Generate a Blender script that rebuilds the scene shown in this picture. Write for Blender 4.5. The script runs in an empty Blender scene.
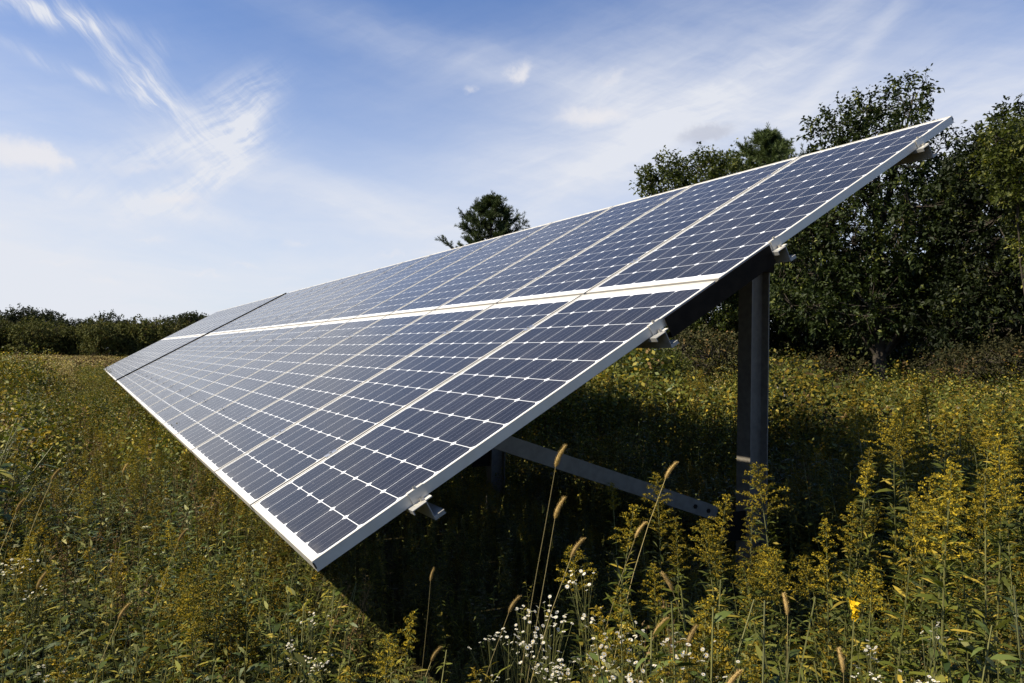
import bpy, math, random
import numpy as np
from mathutils import Vector, Matrix
R = math.radians
rng = np.random.default_rng(7)
scene = bpy.context.scene
COL = scene.collection

# ------------------------------------------------------------------ camera
CAMP = np.array([0.0, 0.0, 1.6])
B = np.array([[0.8695607, -0.024234, -0.493231], [-0.4935176, -0.0073534, -0.8697047], [0.0174495, 0.9996793, -0.0183541]])
F = 760.36
cd = bpy.data.cameras.new('camera'); cam = bpy.data.objects.new('camera', cd); COL.objects.link(cam)
m = Matrix([list(B[i]) + [CAMP[i]] for i in range(3)] + [[0, 0, 0, 1]])
cam.matrix_world = m
cd.sensor_width = 36; cd.lens = F / 1024 * 36; cd.clip_start = 0.05; cd.clip_end = 3000
scene.camera = cam

def ray(px, py):
    c = np.array([(px - 512) / F, -(py - 341.5) / F, -1.0])
    return B @ c
def W(px, py, d): return CAMP + ray(px, py) * d
def G(px, d, z=0.0):
    p = W(px, 348, d); return np.array([p[0], p[1], z])

# ------------------------------------------------------------------ light
SUN_AZ = R(-90 - 8)      # direction towards the sun in the XY plane (south = -X here), a little past square to the row
SUN_EL = R(45)
sdir = Vector((-math.cos(SUN_EL) * math.cos(R(12)), math.cos(SUN_EL) * math.sin(R(12)), math.sin(SUN_EL)))
sl = bpy.data.lights.new('sun', 'SUN'); sl.energy = 5.0; sl.angle = R(0.5); sl.color = (1.0, 0.90, 0.72)
so = bpy.data.objects.new('sun', sl); COL.objects.link(so); so.rotation_euler = sdir.to_track_quat('Z', 'Y').to_euler(); so.location = (-20, 0, 30)

scene.view_settings.view_transform = 'Standard'; scene.view_settings.look = 'None'
scene.view_settings.exposure = 1.05; scene.view_settings.gamma = 1.0
scene.render.engine = 'CYCLES'
cy = scene.cycles; cy.max_bounces = 6; cy.diffuse_bounces = 2; cy.glossy_bounces = 2; cy.transmission_bounces = 3; cy.transparent_max_bounces = 4
cy.use_denoising = True

class NT:
    """small helper that writes math as nodes"""
    def __init__(s, nt): s.nt = nt
    def n(s, t, **kw):
        x = s.nt.nodes.new(t)
        for k, v in kw.items(): setattr(x, k, v)
        return x
    def put(s, sock, v):
        if isinstance(v, bpy.types.NodeSocket): s.nt.links.new(v, sock)
        else: sock.default_value = v
    def m(s, op, a, b=0.0, c=0.0, clamp=False):
        x = s.n('ShaderNodeMath', operation=op, use_clamp=clamp)
        s.put(x.inputs[0], a); s.put(x.inputs[1], b); s.put(x.inputs[2], c); return x.outputs[0]
    def mix(s, f, a, b, blend='MIX'):
        x = s.n('ShaderNodeMix', data_type='RGBA', blend_type=blend)
        s.put(x.inputs[0], f); s.put(x.inputs[6], a if not isinstance(a, tuple) else (*a, 1)[:4]); s.put(x.inputs[7], b if not isinstance(b, tuple) else (*b, 1)[:4]); return x.outputs[2]
    def noise(s, vec, scale, detail=4, rough=.55, dist=0.0, out=0):
        x = s.n('ShaderNodeTexNoise'); 
        if vec is not None: s.put(x.inputs['Vector'], vec)
        x.inputs['Scale'].default_value = scale; x.inputs['Detail'].default_value = detail; x.inputs['Roughness'].default_value = rough; x.inputs['Distortion'].default_value = dist
        return x.outputs[out]
    def xyz(s, x, y, z=0.0):
        c = s.n('ShaderNodeCombineXYZ'); s.put(c.inputs[0], x); s.put(c.inputs[1], y); s.put(c.inputs[2], z); return c.outputs[0]
    def rng(s, v, a, b, c=0.0, d=1.0, smooth=True):
        x = s.n('ShaderNodeMapRange', interpolation_type='SMOOTHSTEP' if smooth else 'LINEAR')
        s.put(x.inputs[0], v); s.put(x.inputs[1], a); s.put(x.inputs[2], b); s.put(x.inputs[3], c); s.put(x.inputs[4], d); return x.outputs[0]

# ------------------------------------------------------------------ sky
world = bpy.data.worlds.new('World'); scene.world = world; world.use_nodes = True
nt = world.node_tree; nt.nodes.clear(); k = NT(nt)
tc = k.n('ShaderNodeTexCoord'); dirv = tc.outputs['Generated']
sx = k.n('ShaderNodeSeparateXYZ'); nt.links.new(dirv, sx.inputs[0]); DX, DY, DZ = sx.outputs
sky = k.n('ShaderNodeTexSky', sky_type='NISHITA', sun_disc=False, sun_elevation=SUN_EL, sun_rotation=math.atan2(sdir.x, sdir.y), altitude=200, air_density=1.0, dust_density=0.5, ozone_density=2.0)
az = k.m('ARCTAN2', DX, DY); el = k.m('ARCSINE', DZ)
def azel(px, py):
    d = ray(px, py); d = d / np.linalg.norm(d); return math.atan2(d[0], d[1]), math.asin(d[2])
base = k.xyz(az, el, 0)
wn = k.noise(base, 5.0, 5, .6, out=1)
ws = k.n('ShaderNodeSeparateXYZ'); nt.links.new(wn, ws.inputs[0])
wa = k.m('ADD', az, k.m('MULTIPLY', k.m('SUBTRACT', ws.outputs[0], .5), .05))
we = k.m('ADD', el, k.m('MULTIPLY', k.m('SUBTRACT', ws.outputs[1], .5), .05))
def blob(px, py, rx, ry, ang, s, a_=None, e_=None):
    """an elliptical patch of cloud round one direction of the sky; ang = clockwise tilt as seen"""
    a0, e0 = azel(px, py); ux, uy = math.cos(R(ang)), -math.sin(R(ang))
    da = k.m('SUBTRACT', a_ if a_ is not None else wa, a0); de = k.m('SUBTRACT', e_ if e_ is not None else we, e0)
    p = k.m('MULTIPLY_ADD', da, ux, k.m('MULTIPLY', de, uy)); q = k.m('MULTIPLY_ADD', da, -uy, k.m('MULTIPLY', de, ux))
    p = k.m('DIVIDE', p, rx / F); q = k.m('DIVIDE', q, ry / F)
    r2 = k.m('ADD', k.m('MULTIPLY', p, p), k.m('MULTIPLY', q, q))
    return k.m('MULTIPLY', k.m('EXPONENT', k.m('MULTIPLY', r2, -1.0)), s)
def fibre(ang, sx_, sy_, seed, dist=.6):
    ux, uy = math.cos(R(ang)), -math.sin(R(ang))
    p = k.m('MULTIPLY_ADD', wa, ux, k.m('MULTIPLY', we, uy)); q = k.m('MULTIPLY_ADD', wa, -uy, k.m('MULTIPLY', we, ux))
    return k.m('ADD', k.m('MULTIPLY', k.noise(k.xyz(k.m('MULTIPLY', p, sx_), k.m('MULTIPLY', q, sy_), seed), 1.0, 8, .64, dist), .6), k.m('MULTIPLY', k.noise(k.xyz(k.m('MULTIPLY', p, sx_ * 1.7), k.m('MULTIPLY', q, sy_ * 3.2), seed + 7), 1.0, 6, .6, dist * .7), .4))
def total(lst):
    t = lst[0]
    for x in lst[1:]: t = k.m('ADD', t, x)
    return t
# the swoosh on the left and the wisps that run down from the top corner
g1 = total([blob(115, 55, 70, 7, 44, .6), blob(95, 78, 60, 5, 12, .4), blob(40, 7, 60, 8, 6, .85), blob(75, 22, 26, 5, 14, .5), blob(160, 95, 46, 14, 40, .5), blob(150, 75, 10, 30, 10, .35)])
g1b = total([blob(232, 104, 36, 20, -35, .62), blob(236, 140, 46, 14, -62, .5), blob(180, 150, 70, 15, -18, .34), blob(196, 186, 64, 11, -30, .42), blob(140, 205, 90, 9, 6, .2)])
f1 = fibre(46, 6, 34, 3.1, .7); f1b = fibre(-38, 7, 30, 13.7, 1.3)
c1 = k.m('ADD', k.m('MULTIPLY', g1, k.rng(f1, .40, .66, .12, 1.15)), k.m('MULTIPLY', g1b, k.rng(k.m('ADD', k.m('MULTIPLY', f1b, .65), k.m('MULTIPLY', f1, .35)), .40, .62, .22, 1.2)))
g2 = total([blob(330, 195, 190, 22, 14, .35), blob(560, 165, 200, 55, -12, .3), blob(740, 80, 230, 24, -30, .5), blob(865, 40, 90, 9, -42, .28), blob(850, 70, 260, 80, -10, .28), blob(980, 110, 150, 70, 0, .35),
            blob(470, 60, 240, 20, 12, .3), blob(480, 75, 300, 60, 5, .10), blob(620, 40, 260, 45, -10, .18), blob(-760, 120, 330, 200, 0, .8), blob(900, 150, 200, 60, 0, .45), blob(640, 90, 150, 50, -30, .3)])  # far-left patch is out of view, added to brighten the glass reflections
f2 = fibre(-18, 4, 17, 9.4); f3 = fibre(14, 5, 22, 21.0)
c2 = k.m('MULTIPLY', g2, k.rng(k.m('ADD', k.m('MULTIPLY', f2, .6), k.m('MULTIPLY', f3, .4)), .28, .72, .45, 1.05))
veil = k.m('MULTIPLY', k.rng(el, .42, .02, 0, 1.0), k.rng(fibre(3, 2.2, 8, 5.5), .2, .8, .65, 1.1))
fh = k.m('ADD', k.m('MULTIPLY', DX, float(-B[0, 2])), k.m('MULTIPLY', DY, float(-B[1, 2]))); side = k.rng(k.m('SUBTRACT', fh, k.m('MULTIPLY', DX, .35)), -.45, .55, .18, 1.0)
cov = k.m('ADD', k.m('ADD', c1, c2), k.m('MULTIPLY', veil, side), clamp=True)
rest = k.m('MULTIPLY', k.rng(k.noise(k.xyz(k.m('MULTIPLY', wa, 2.0), k.m('MULTIPLY', we, 5.0), 2), 1.6, 6, .6, .8), .5, .85, 0, .3), side)
cov = k.m('MAXIMUM', cov, rest)
# small cumulus puffs, with bumpy outlines
wn2 = k.noise(base, 38, 4, .6, out=1); w2 = k.n('ShaderNodeSeparateXYZ'); nt.links.new(wn2, w2.inputs[0])
pa = k.m('ADD', az, k.m('MULTIPLY', k.m('SUBTRACT', w2.outputs[0], .5), .045)); pe = k.m('ADD', el, k.m('MULTIPLY', k.m('SUBTRACT', w2.outputs[1], .5), .03))
puffs = [(12, 152, 30, 13, 8, 1.1), (52, 158, 15, 7, 10, .8), (590, 116, 38, 9, 0, 1.0), (520, 72, 15, 8, -25, 1.0), (178, 201, 22, 7, 0, .8), (612, 77, 16, 6, -25, .6), (472, 91, 9, 4, 0, .6), (140, 168, 30, 6, -10, .55)]
puffs += [(60 + 47 * i + 13 * math.sin(i * 3.1), 262 + 22 * math.sin(i * 2.3), 18, 3.0, 0, .5) for i in range(11)]
pc = k.rng(total([blob(*b, a_=pa, e_=pe) for b in puffs]), .05, 1.15, 0, .85)
dark = k.rng(blob(706, 133, 30, 9, -6, 1.0, a_=pa, e_=pe), .15, .9, 0, .7)
SKY_S = 0.058
blue = k.mix(1.0, sky.outputs[0], (.84, 1.0, 1.30), 'MULTIPLY')
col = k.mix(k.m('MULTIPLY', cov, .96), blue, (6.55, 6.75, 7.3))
col = k.mix(pc, col, (7.0, 6.9, 7.15))
col = k.mix(dark, col, (4.4, 4.6, 5.4))
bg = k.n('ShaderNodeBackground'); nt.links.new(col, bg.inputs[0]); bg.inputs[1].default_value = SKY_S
wo = k.n('ShaderNodeOutputWorld'); nt.links.new(bg.outputs[0], wo.inputs[0])

# ------------------------------------------------------------------ helpers
def tag(o, label=None, cat=None, group=None, kind=None):
    if label: o['label'] = label
    if cat: o['category'] = cat
    if group: o['group'] = group
    if kind: o['kind'] = kind
    return o
def empty(name, loc, rz=0.0):
    o = bpy.data.objects.new(name, None); o.location = loc; o.rotation_euler = (0, 0, rz); o.empty_display_size = .2; COL.objects.link(o); return o
def link(name, me, parent=None):
    o = bpy.data.objects.new(name, me); COL.objects.link(o)
    if parent: o.parent = parent
    return o
class Acc:
    """collects faces of any size and builds one mesh"""
    def __init__(s): s.v = []; s.f = []; s.n = 0; s.t = []; s.mi = []
    def add(s, verts, faces, tint=None, mi=0):
        verts = np.asarray(verts, dtype=np.float32).reshape(-1, 3); faces = np.asarray(faces, dtype=np.int32)
        s.v.append(verts); s.f.append((faces + s.n)); s.n += len(verts); s.mi.append(np.full(len(faces), mi, dtype=np.int32))
        s.t.append(np.full(len(verts), .5, dtype=np.float32) if tint is None else np.broadcast_to(np.asarray(tint, dtype=np.float32), (len(verts),)))
    def box(s, lo, hi, M=None, mi=0):
        x0, y0, z0 = lo; x1, y1, z1 = hi
        v = np.array([[x0, y0, z0], [x1, y0, z0], [x1, y1, z0], [x0, y1, z0], [x0, y0, z1], [x1, y0, z1], [x1, y1, z1], [x0, y1, z1]])
        if M is not None: v = M(v)
        s.add(v, [[0, 3, 2, 1], [4, 5, 6, 7], [0, 1, 5, 4], [1, 2, 6, 5], [2, 3, 7, 6], [3, 0, 4, 7]], mi=mi)
    def tube(s, pts, rad, sides=6, tint=None, mi=0):
        pts = np.asarray(pts, float); n = len(pts); rad = np.broadcast_to(np.asarray(rad, float), (n,))
        T = np.gradient(pts, axis=0); T /= np.linalg.norm(T, axis=1, keepdims=True) + 1e-9
        ref = np.array([0.0, 0, 1]) if abs(T[0][2]) < .9 else np.array([1.0, 0, 0])
        A = np.cross(T, ref); A /= np.linalg.norm(A, axis=1, keepdims=True) + 1e-9; Bv = np.cross(T, A)
        an = np.arange(sides) * 2 * math.pi / sides
        v = pts[:, None, :] + rad[:, None, None] * (A[:, None, :] * np.cos(an)[None, :, None] + Bv[:, None, :] * np.sin(an)[None, :, None])
        f = []
        for i in range(n - 1):
            for j in range(sides):
                j2 = (j + 1) % sides; f.append([i * sides + j, i * sides + j2, (i + 1) * sides + j2, (i + 1) * sides + j])
        s.add(v.reshape(-1, 3), f, tint, mi)
    def prism(s, prof, a, b, M, mi=0):
        """closed 2-D profile swept from a to b along the third axis; M maps (p0, p1, w) to the world"""
        n = len(prof); v = [(p[0], p[1], a) for p in prof] + [(p[0], p[1], b) for p in prof]
        v = M(np.array(v, float)); s.add(v, [[i, (i + 1) % n, n + (i + 1) % n, n + i] for i in range(n)], mi=mi)
        s.cap(v[:n][::-1], mi); s.cap(v[n:], mi)
    def cap(s, v, mi=0):
        s.add(v, [list(range(len(v)))], mi=mi)
    def mesh(s, name, mats, smooth=False, tint=True):
        me = bpy.data.meshes.new(name)
        V = np.concatenate(s.v) if s.v else np.zeros((0, 3), np.float32)
        sizes = np.concatenate([np.full(len(f), f.shape[1], dtype=np.int32) for f in s.f]); loops = np.concatenate([f.ravel() for f in s.f]).astype(np.int32)
        me.vertices.add(len(V)); me.vertices.foreach_set('co', V.ravel())
        me.loops.add(len(loops)); me.loops.foreach_set('vertex_index', loops)
        me.polygons.add(len(sizes)); st = np.concatenate([[0], np.cumsum(sizes)[:-1]]).astype(np.int32)
        me.polygons.foreach_set('loop_start', st); me.polygons.foreach_set('loop_total', sizes)
        me.polygons.foreach_set('material_index', np.concatenate(s.mi))
        if tint:
            a = me.attributes.new('tint', 'FLOAT', 'POINT'); a.data.foreach_set('value', np.concatenate(s.t))
        me.update(calc_edges=True)
        me.polygons.foreach_set('use_smooth', np.full(len(sizes), smooth, dtype=bool))
        for mt in (mats if isinstance(mats, (list, tuple)) else [mats]): me.materials.append(mt)
        return me
    def obj(s, name, mats, parent=None, smooth=False): return link(name, s.mesh(name, mats, smooth), parent)

def mat(name):
    mm = bpy.data.materials.new(name); mm.use_nodes = True; t = mm.node_tree; t.nodes.clear(); kk = NT(t)
    out = kk.n('ShaderNodeOutputMaterial'); p = kk.n('ShaderNodeBsdfPrincipled'); t.links.new(p.outputs[0], out.inputs[0])
    return mm, kk, p, out
def leaf_mat(name, c0, c1, c2=None, trans=.3, rough=.5, spec=.35, objvar=.5):
    """leaf colour runs from c0 to c1 by each leaf's own tint, with some leaves towards c2; each plant is a little lighter or darker"""
    mm, kk, p, out = mat(name); at = kk.n('ShaderNodeAttribute', attribute_name='tint'); oi = kk.n('ShaderNodeObjectInfo')
    t = kk.m('ADD', kk.m('MULTIPLY', at.outputs['Fac'], 1 - objvar * .6), kk.m('MULTIPLY', oi.outputs['Random'], objvar * .6), clamp=True)
    c = kk.mix(t, c0, c1)
    if c2: c = kk.mix(kk.rng(at.outputs['Fac'], .76, 1.0), c, c2)
    v = kk.m('MULTIPLY_ADD', oi.outputs['Random'], .6, .7)
    hs = kk.n('ShaderNodeHueSaturation'); kk.put(hs.inputs['Value'], v); kk.put(hs.inputs['Color'], c); c = hs.outputs[0]
    kk.put(p.inputs['Base Color'], c); p.inputs['Roughness'].default_value = rough; p.inputs['Specular IOR Level'].default_value = spec
    tr = kk.n('ShaderNodeBsdfTranslucent'); kk.put(tr.inputs[0], kk.mix(1.0, c, (1.25, 1.3, .6), 'MULTIPLY'))
    mx = kk.n('ShaderNodeMixShader'); mx.inputs[0].default_value = trans; kk.nt.links.new(p.outputs[0], mx.inputs[1]); kk.nt.links.new(tr.outputs[0], mx.inputs[2])
    kk.nt.links.new(mx.outputs[0], out.inputs[0]); return mm
def plain(name, c, rough=.6, metal=0.0, nscale=20, nv=.25, spec=.5, bump=0.0):
    mm, kk, p, out = mat(name); tcn = kk.n('ShaderNodeTexCoord')
    nz = kk.noise(tcn.outputs['Object'], nscale, 5)
    kk.put(p.inputs['Base Color'], kk.mix(kk.rng(nz, .3, .7), tuple(x * (1 - nv) for x in c), tuple(min(1, x * (1 + nv)) for x in c)))
    kk.put(p.inputs['Roughness'], kk.rng(nz, .3, .7, rough * .85, min(1, rough * 1.15))); p.inputs['Metallic'].default_value = metal; p.inputs['Specular IOR Level'].default_value = spec
    if bump:
        b = kk.n('ShaderNodeBump'); b.inputs['Strength'].default_value = bump; kk.put(b.inputs['Height'], nz); kk.put(p.inputs['Normal'], b.outputs[0])
    return mm

M_frame = plain('anodised_aluminium', (.50, .475, .42), .45, .2, 14, .05)
M_galv = plain('galvanised_steel', (.12, .108, .09), .65, .1, 30, .2)
M_purlin = plain('galvanised_purlin', (.24, .235, .22), .5, .2, 30, .14)
M_dark = plain('dark_weathered_steel_and_shade', (.015, .012, .009), .9, 0, 18, .3, .05)
M_brace = plain('grey_steel_brace', (.125, .115, .095), .6, .1, 26, .2)
M_black = plain('black_plastic', (.012, .012, .012), .4)
M_back = plain('grey_backsheet', (.55, .55, .55), .6)
M_bolt = plain('zinc_bolt', (.5, .5, .5), .35, .9)
M_bark = plain('bark', (.045, .037, .028), .9, 0, 9, .45, .2, .5)
M_stake = plain('weathered_stake', (.22, .215, .20), .85)

L_weed = leaf_mat('weed_leaf', (.016, .028, .004), (.130, .130, .018), (.28, .22, .032), .22, .6, .2)
L_weed2 = leaf_mat('broad_weed_leaf', (.016, .032, .006), (.085, .105, .020), (.18, .16, .03), .2, .5, .3, .5)
L_gstem = leaf_mat('green_stem', (.06, .07, .02), (.13, .12, .04), None, .05)
L_gold = leaf_mat('goldenrod_floret', (.065, .050, .007), (.20, .140, .012), (.30, .20, .015), .2, .8, .1)
L_gold2 = leaf_mat('bright_goldenrod_floret', (.085, .070, .008), (.27, .195, .014), (.40, .28, .02), .22, .8, .1)
L_gleaf = leaf_mat('goldenrod_leaf', (.018, .029, .004), (.110, .115, .016), (.26, .19, .026), .25, .6, .2)
L_white = leaf_mat('white_petal', (.44, .42, .37), (.62, .60, .55), None, .25, .7, .1, .1)
L_yel = leaf_mat('flower_eye', (.5, .33, .03), (.6, .42, .05), None, .1, .8, .1, .1)
L_dull = leaf_mat('dull_shrub_leaf', (.014, .016, .006), (.050, .046, .018), (.10, .06, .022), .2, .7, .1)
L_tan = leaf_mat('tan_seed', (.23, .155, .058), (.42, .30, .125), None, .3, .8, .1, .3)
L_brown = leaf_mat('brown_dry', (.060, .040, .016), (.16, .105, .045), None, .15, .8, .1)
L_straw = leaf_mat('straw', (.20, .16, .065), (.44, .36, .17), None, .3, .8, .1)
L_oak = leaf_mat('oak_leaf', (.004, .009, .0015), (.028, .040, .007), (.11, .12, .022), .2, .6, .2, .3)
L_lime = leaf_mat('light_leaf', (.024, .034, .006), (.080, .092, .017), (.17, .16, .03), .33, .55, .2, .4)
L_lime2 = leaf_mat('birch_leaf', (.016, .026, .005), (.062, .074, .016), (.13, .13, .03), .3, .55, .2, .3)
L_pine = leaf_mat('pine_needle', (.022, .036, .011), (.085, .11, .036), None, .15, .6, .2)
L_far = leaf_mat('far_leaf', (.012, .018, .008), (.034, .040, .017), (.06, .05, .02), .15, .8, .1, .8)
L_farl = leaf_mat('far_light_leaf', (.034, .040, .012), (.095, .095, .026), (.12, .09, .025), .15, .8, .1, .8)

# glass with the cells of one module: UV in metres, x across, y up the slope
PIT = 0.1585; ML = 1.992; MW = 0.995
def cell_mat():
    mm, kk, p, out = mat('solar_cells_under_glass'); uv = kk.n('ShaderNodeUVMap'); s = kk.n('ShaderNodeSeparateXYZ'); kk.nt.links.new(uv.outputs[0], s.inputs[0])
    x, y = s.outputs[0], s.outputs[1]
    cx = kk.m('FRACT', kk.m('DIVIDE', kk.m('SUBTRACT', x, .022), PIT)); cyv = kk.m('FRACT', kk.m('DIVIDE', kk.m('SUBTRACT', y, .029), PIT))
    ax = kk.m('MULTIPLY', kk.m('ABSOLUTE', kk.m('SUBTRACT', cx, .5)), PIT); ay = kk.m('MULTIPLY', kk.m('ABSOLUTE', kk.m('SUBTRACT', cyv, .5)), PIT)
    h = PIT / 2 - .0011
    ins = kk.m('MULTIPLY', kk.m('LESS_THAN', ax, h), kk.m('LESS_THAN', ay, PIT / 2 - .0014))
    ins = kk.m('MULTIPLY', ins, kk.m('LESS_THAN', kk.m('ADD', ax, ay), 2 * h - .0135))
    area = kk.m('MULTIPLY', kk.m('MULTIPLY', kk.m('GREATER_THAN', x, .022), kk.m('LESS_THAN', x, .022 + 6 * PIT)), kk.m('MULTIPLY', kk.m('GREATER_THAN', y, .029), kk.m('LESS_THAN', y, .029 + 12 * PIT)))
    ins = kk.m('MULTIPLY', ins, area)
    bb = kk.m('FRACT', kk.m('MULTIPLY', cx, 4.0)); bus = kk.m('LESS_THAN', kk.m('ABSOLUTE', kk.m('SUBTRACT', bb, .5)), .5 * .0013 * 4 / PIT)
    fin = kk.m('LESS_THAN', kk.m('FRACT', kk.m('DIVIDE', y, .0022)), .06)
    ix = kk.m('FLOOR', kk.m('DIVIDE', kk.m('SUBTRACT', x, .022), PIT)); iy = kk.m('FLOOR', kk.m('DIVIDE', kk.m('SUBTRACT', y, .029), PIT)); oi = kk.n('ShaderNodeObjectInfo')
    wn_ = kk.n('ShaderNodeTexWhiteNoise', noise_dimensions='3D'); kk.put(wn_.inputs[0], kk.xyz(ix, iy, kk.m('MULTIPLY', oi.outputs['Random'], 50)))
    cell = kk.mix(wn_.outputs[0], (.004, .004, .006), (.010, .0095, .012)); cell = kk.mix(kk.m('MULTIPLY', fin, .5), cell, (.10, .10, .12))
    cell = kk.mix(kk.m('MULTIPLY', bus, .42), cell, (.30, .30, .33))
    tcn = kk.n('ShaderNodeTexCoord'); dirt = kk.noise(tcn.outputs['Object'], 3.0, 6, .6)
    spot = kk.rng(kk.noise(tcn.outputs['Object'], 38.0, 3, .5), .755, .79); low = kk.m('MULTIPLY', kk.rng(y, .075, .010), kk.rng(kk.noise(tcn.outputs['Object'], 9.0, 5, .7), .4, .65)); c = kk.mix(ins, (.60, .61, .62), cell); c = kk.mix(kk.m('MULTIPLY', spot, .35), c, (.35, .34, .31)); c = kk.mix(kk.m('MULTIPLY', low, .22), c, (.25, .23, .19)); c = kk.mix(kk.rng(dirt, .5, .85, .0, .05), c, (.30, .28, .25))
    kk.put(p.inputs['Base Color'], c); kk.put(p.inputs['Roughness'], kk.rng(dirt, .3, .7, .12, .2))
    p.inputs['IOR'].default_value = 1.25; p.inputs['Specular IOR Level'].default_value = .5; p.inputs['Sheen Weight'].default_value = .068; p.inputs['Sheen Roughness'].default_value = .5
    return mm
M_cell = cell_mat()

# ------------------------------------------------------------------ ground
def ground():
    def hgt(x, y):
        r = np.hypot(x, y)
        return .05 * np.sin(x * .31 + 1) * np.cos(y * .23) * np.clip(r / 10, 0, 1) - np.clip(r - 60, 0, 90) * .004
    rr = np.concatenate([np.linspace(0, 30, 31), np.linspace(34, 200, 42), np.array([260, 400, 700, 1400, 2400])]); aa = np.linspace(0, 2 * math.pi, 121)[:-1]
    v = [(0, 0, 0)]; f3 = []; f4 = []
    for r in rr[1:]:
        for a in aa:
            x, y = r * math.cos(a), r * math.sin(a); v.append((x, y, float(hgt(x, y))))
    n = len(aa)
    for j in range(n): f3.append([0, 1 + j, 1 + (j + 1) % n])
    for i in range(len(rr) - 2):
        for j in range(n): f4.append([1 + i * n + j, 1 + (i + 1) * n + j, 1 + (i + 1) * n + (j + 1) % n, 1 + i * n + (j + 1) % n])
    A = Acc(); A.add(v, f3); A.f.append(np.array(f4, dtype=np.int32)); A.mi.append(np.zeros(len(f4), dtype=np.int32))
    mm, kk, p, out = mat('meadow_soil'); tcn = kk.n('ShaderNodeTexCoord'); o = tcn.outputs['Object']
    n1 = kk.noise(o, .15, 5); n2 = kk.noise(o, 6, 6, .7); n3 = kk.noise(o, .03, 3)
    c = kk.mix(kk.rng(n1, .35, .65), (.030, .032, .010), (.07, .055, .022)); c = kk.mix(kk.m('MULTIPLY', kk.rng(n2, .3, .7), .6), c, (.028, .024, .012)); c = kk.mix(kk.rng(n3, .4, .65, 0, .6), c, (.14, .105, .045))
    kk.put(p.inputs['Base Color'], c); p.inputs['Roughness'].default_value = 1.0; p.inputs['Specular IOR Level'].default_value = .1
    o = A.obj('ground', mm, smooth=True); tag(o, kind='structure'); return hgt
hgt = ground()

# ------------------------------------------------------------------ solar arrays
TH = R(30.288); C_, S_ = math.cos(TH), math.sin(TH)
O = np.array([0.65622, 2.42284, 0.93307])
def PL(v):
    """(along the row, up the slope, above the glass) to the world"""
    v = np.asarray(v, float); return np.stack([O[0] + v[:, 1] * C_ - v[:, 2] * S_, O[1] + v[:, 0], O[2] + v[:, 1] * S_ + v[:, 2] * C_], 1)
PITCH = 1.0145; VG = 0.024; V2 = ML + VG
PUR = [.404, 1.605, 2.414, 3.66]
def frame_bars(A, M, w=.0115, t=.040, L=ML, Wd=MW):
    lipe = .012
    A.box((0, 0, -t), (w, L, 0), M); A.box((Wd - w, 0, -t), (Wd, L, 0), M)
    A.box((w, 0, -t), (Wd - w, lipe, 0), M); A.box((w, L - lipe, -t), (Wd - w, L, 0), M)
    A.box((w, lipe, -t), (w + .022, L - lipe, -t + .002), M); A.box((Wd - w - .022, lipe, -t), (Wd - w, L - lipe, -t + .002), M)
    for x in (0.0, Wd):        # dark corner keys that show at the mitres
        for y in (0.0, L):
            sx_ = 1 if x == 0 else -1; sy_ = 1 if y == 0 else -1
            A.box((min(x - .0012 * sx_, x + .006 * sx_), min(y - .0012 * sy_, y + .004 * sy_), -.028), (max(x - .0012 * sx_, x + .006 * sx_), max(y - .0012 * sy_, y + .004 * sy_), -.006), M, mi=1)
def lam_mesh(flip):
    me = bpy.data.meshes.new('solar_module'); w = .010
    P0 = lambda v: np.stack([v[:, 1] * C_ - v[:, 2] * S_, v[:, 0], v[:, 1] * S_ + v[:, 2] * C_], 1)
    q = np.array([[w, w, -.003], [MW - w, w, -.003], [MW - w, ML - w, -.003], [w, ML - w, -.003]]); q2 = q.copy(); q2[:, 2] = -.010
    v = P0(np.concatenate([q, q2])); faces = [[0, 3, 2, 1], [4, 5, 6, 7], [0, 1, 5, 4], [1, 2, 6, 5], [2, 3, 7, 6], [3, 0, 4, 7]]
    me.from_pydata(v.tolist(), [], faces); uvl = me.uv_layers.new(name='UVMap')
    uv = np.concatenate([q, q2])[:, :2].copy()
    if flip: uv[:, 1] = ML - uv[:, 1]; 
    if flip: uv[:, 1] = uv[:, 1] 
    for lp in me.loops: uvl.data[lp.index].uv = uv[lp.vertex_index]
    me.materials.append(M_cell); me.materials.append(M_back)
    me.polygons[1].material_index = 1
    for i in range(2, 6): me.polygons[i].material_index = 1
    me.update(); return me
P0 = lambda v: np.stack([v[:, 1] * C_ - v[:, 2] * S_, v[:, 0], v[:, 1] * S_ + v[:, 2] * C_], 1)
lamA, lamB = lam_mesh(False), lam_mesh(True)
fa = Acc(); frame_bars(fa, P0); frame_me = fa.mesh('module_frame', [M_frame, M_black])
clampA = Acc()   # mid clamp: cap, bolt head
clampA.box((-.017, -.03, .0005), (.017, .03, .004), P0); clampA.tube(P0(np.array([[0, 0, .002], [0, 0, .011]])), .007, 6)
clampA.cap(P0(np.array([[.007 * math.cos(a * math.pi / 3), .007 * math.sin(a * math.pi / 3), .011] for a in range(6)])))
clamp_me = clampA.mesh('mid_clamp', M_bolt)
endA = Acc(); endA.box((-.004, -.032, .0005), (.012, .032, .0035), P0); endA.box((-.0045, -.032, -.045), (-.0005, .032, .0035), P0); endA.box((-.030, -.032, -.045), (-.0045, .032, -.041), P0)
endA.tube(P0(np.array([[.002, 0, .003], [.002, 0, .013]])), .006, 6); endA.tube(P0(np.array([[-.016, 0, -.043], [-.016, 0, -.030]])), .008, 6)
end_me = endA.mesh('end_clamp', M_frame)
POST_N = 3.335; PX_ = POST_N
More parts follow.
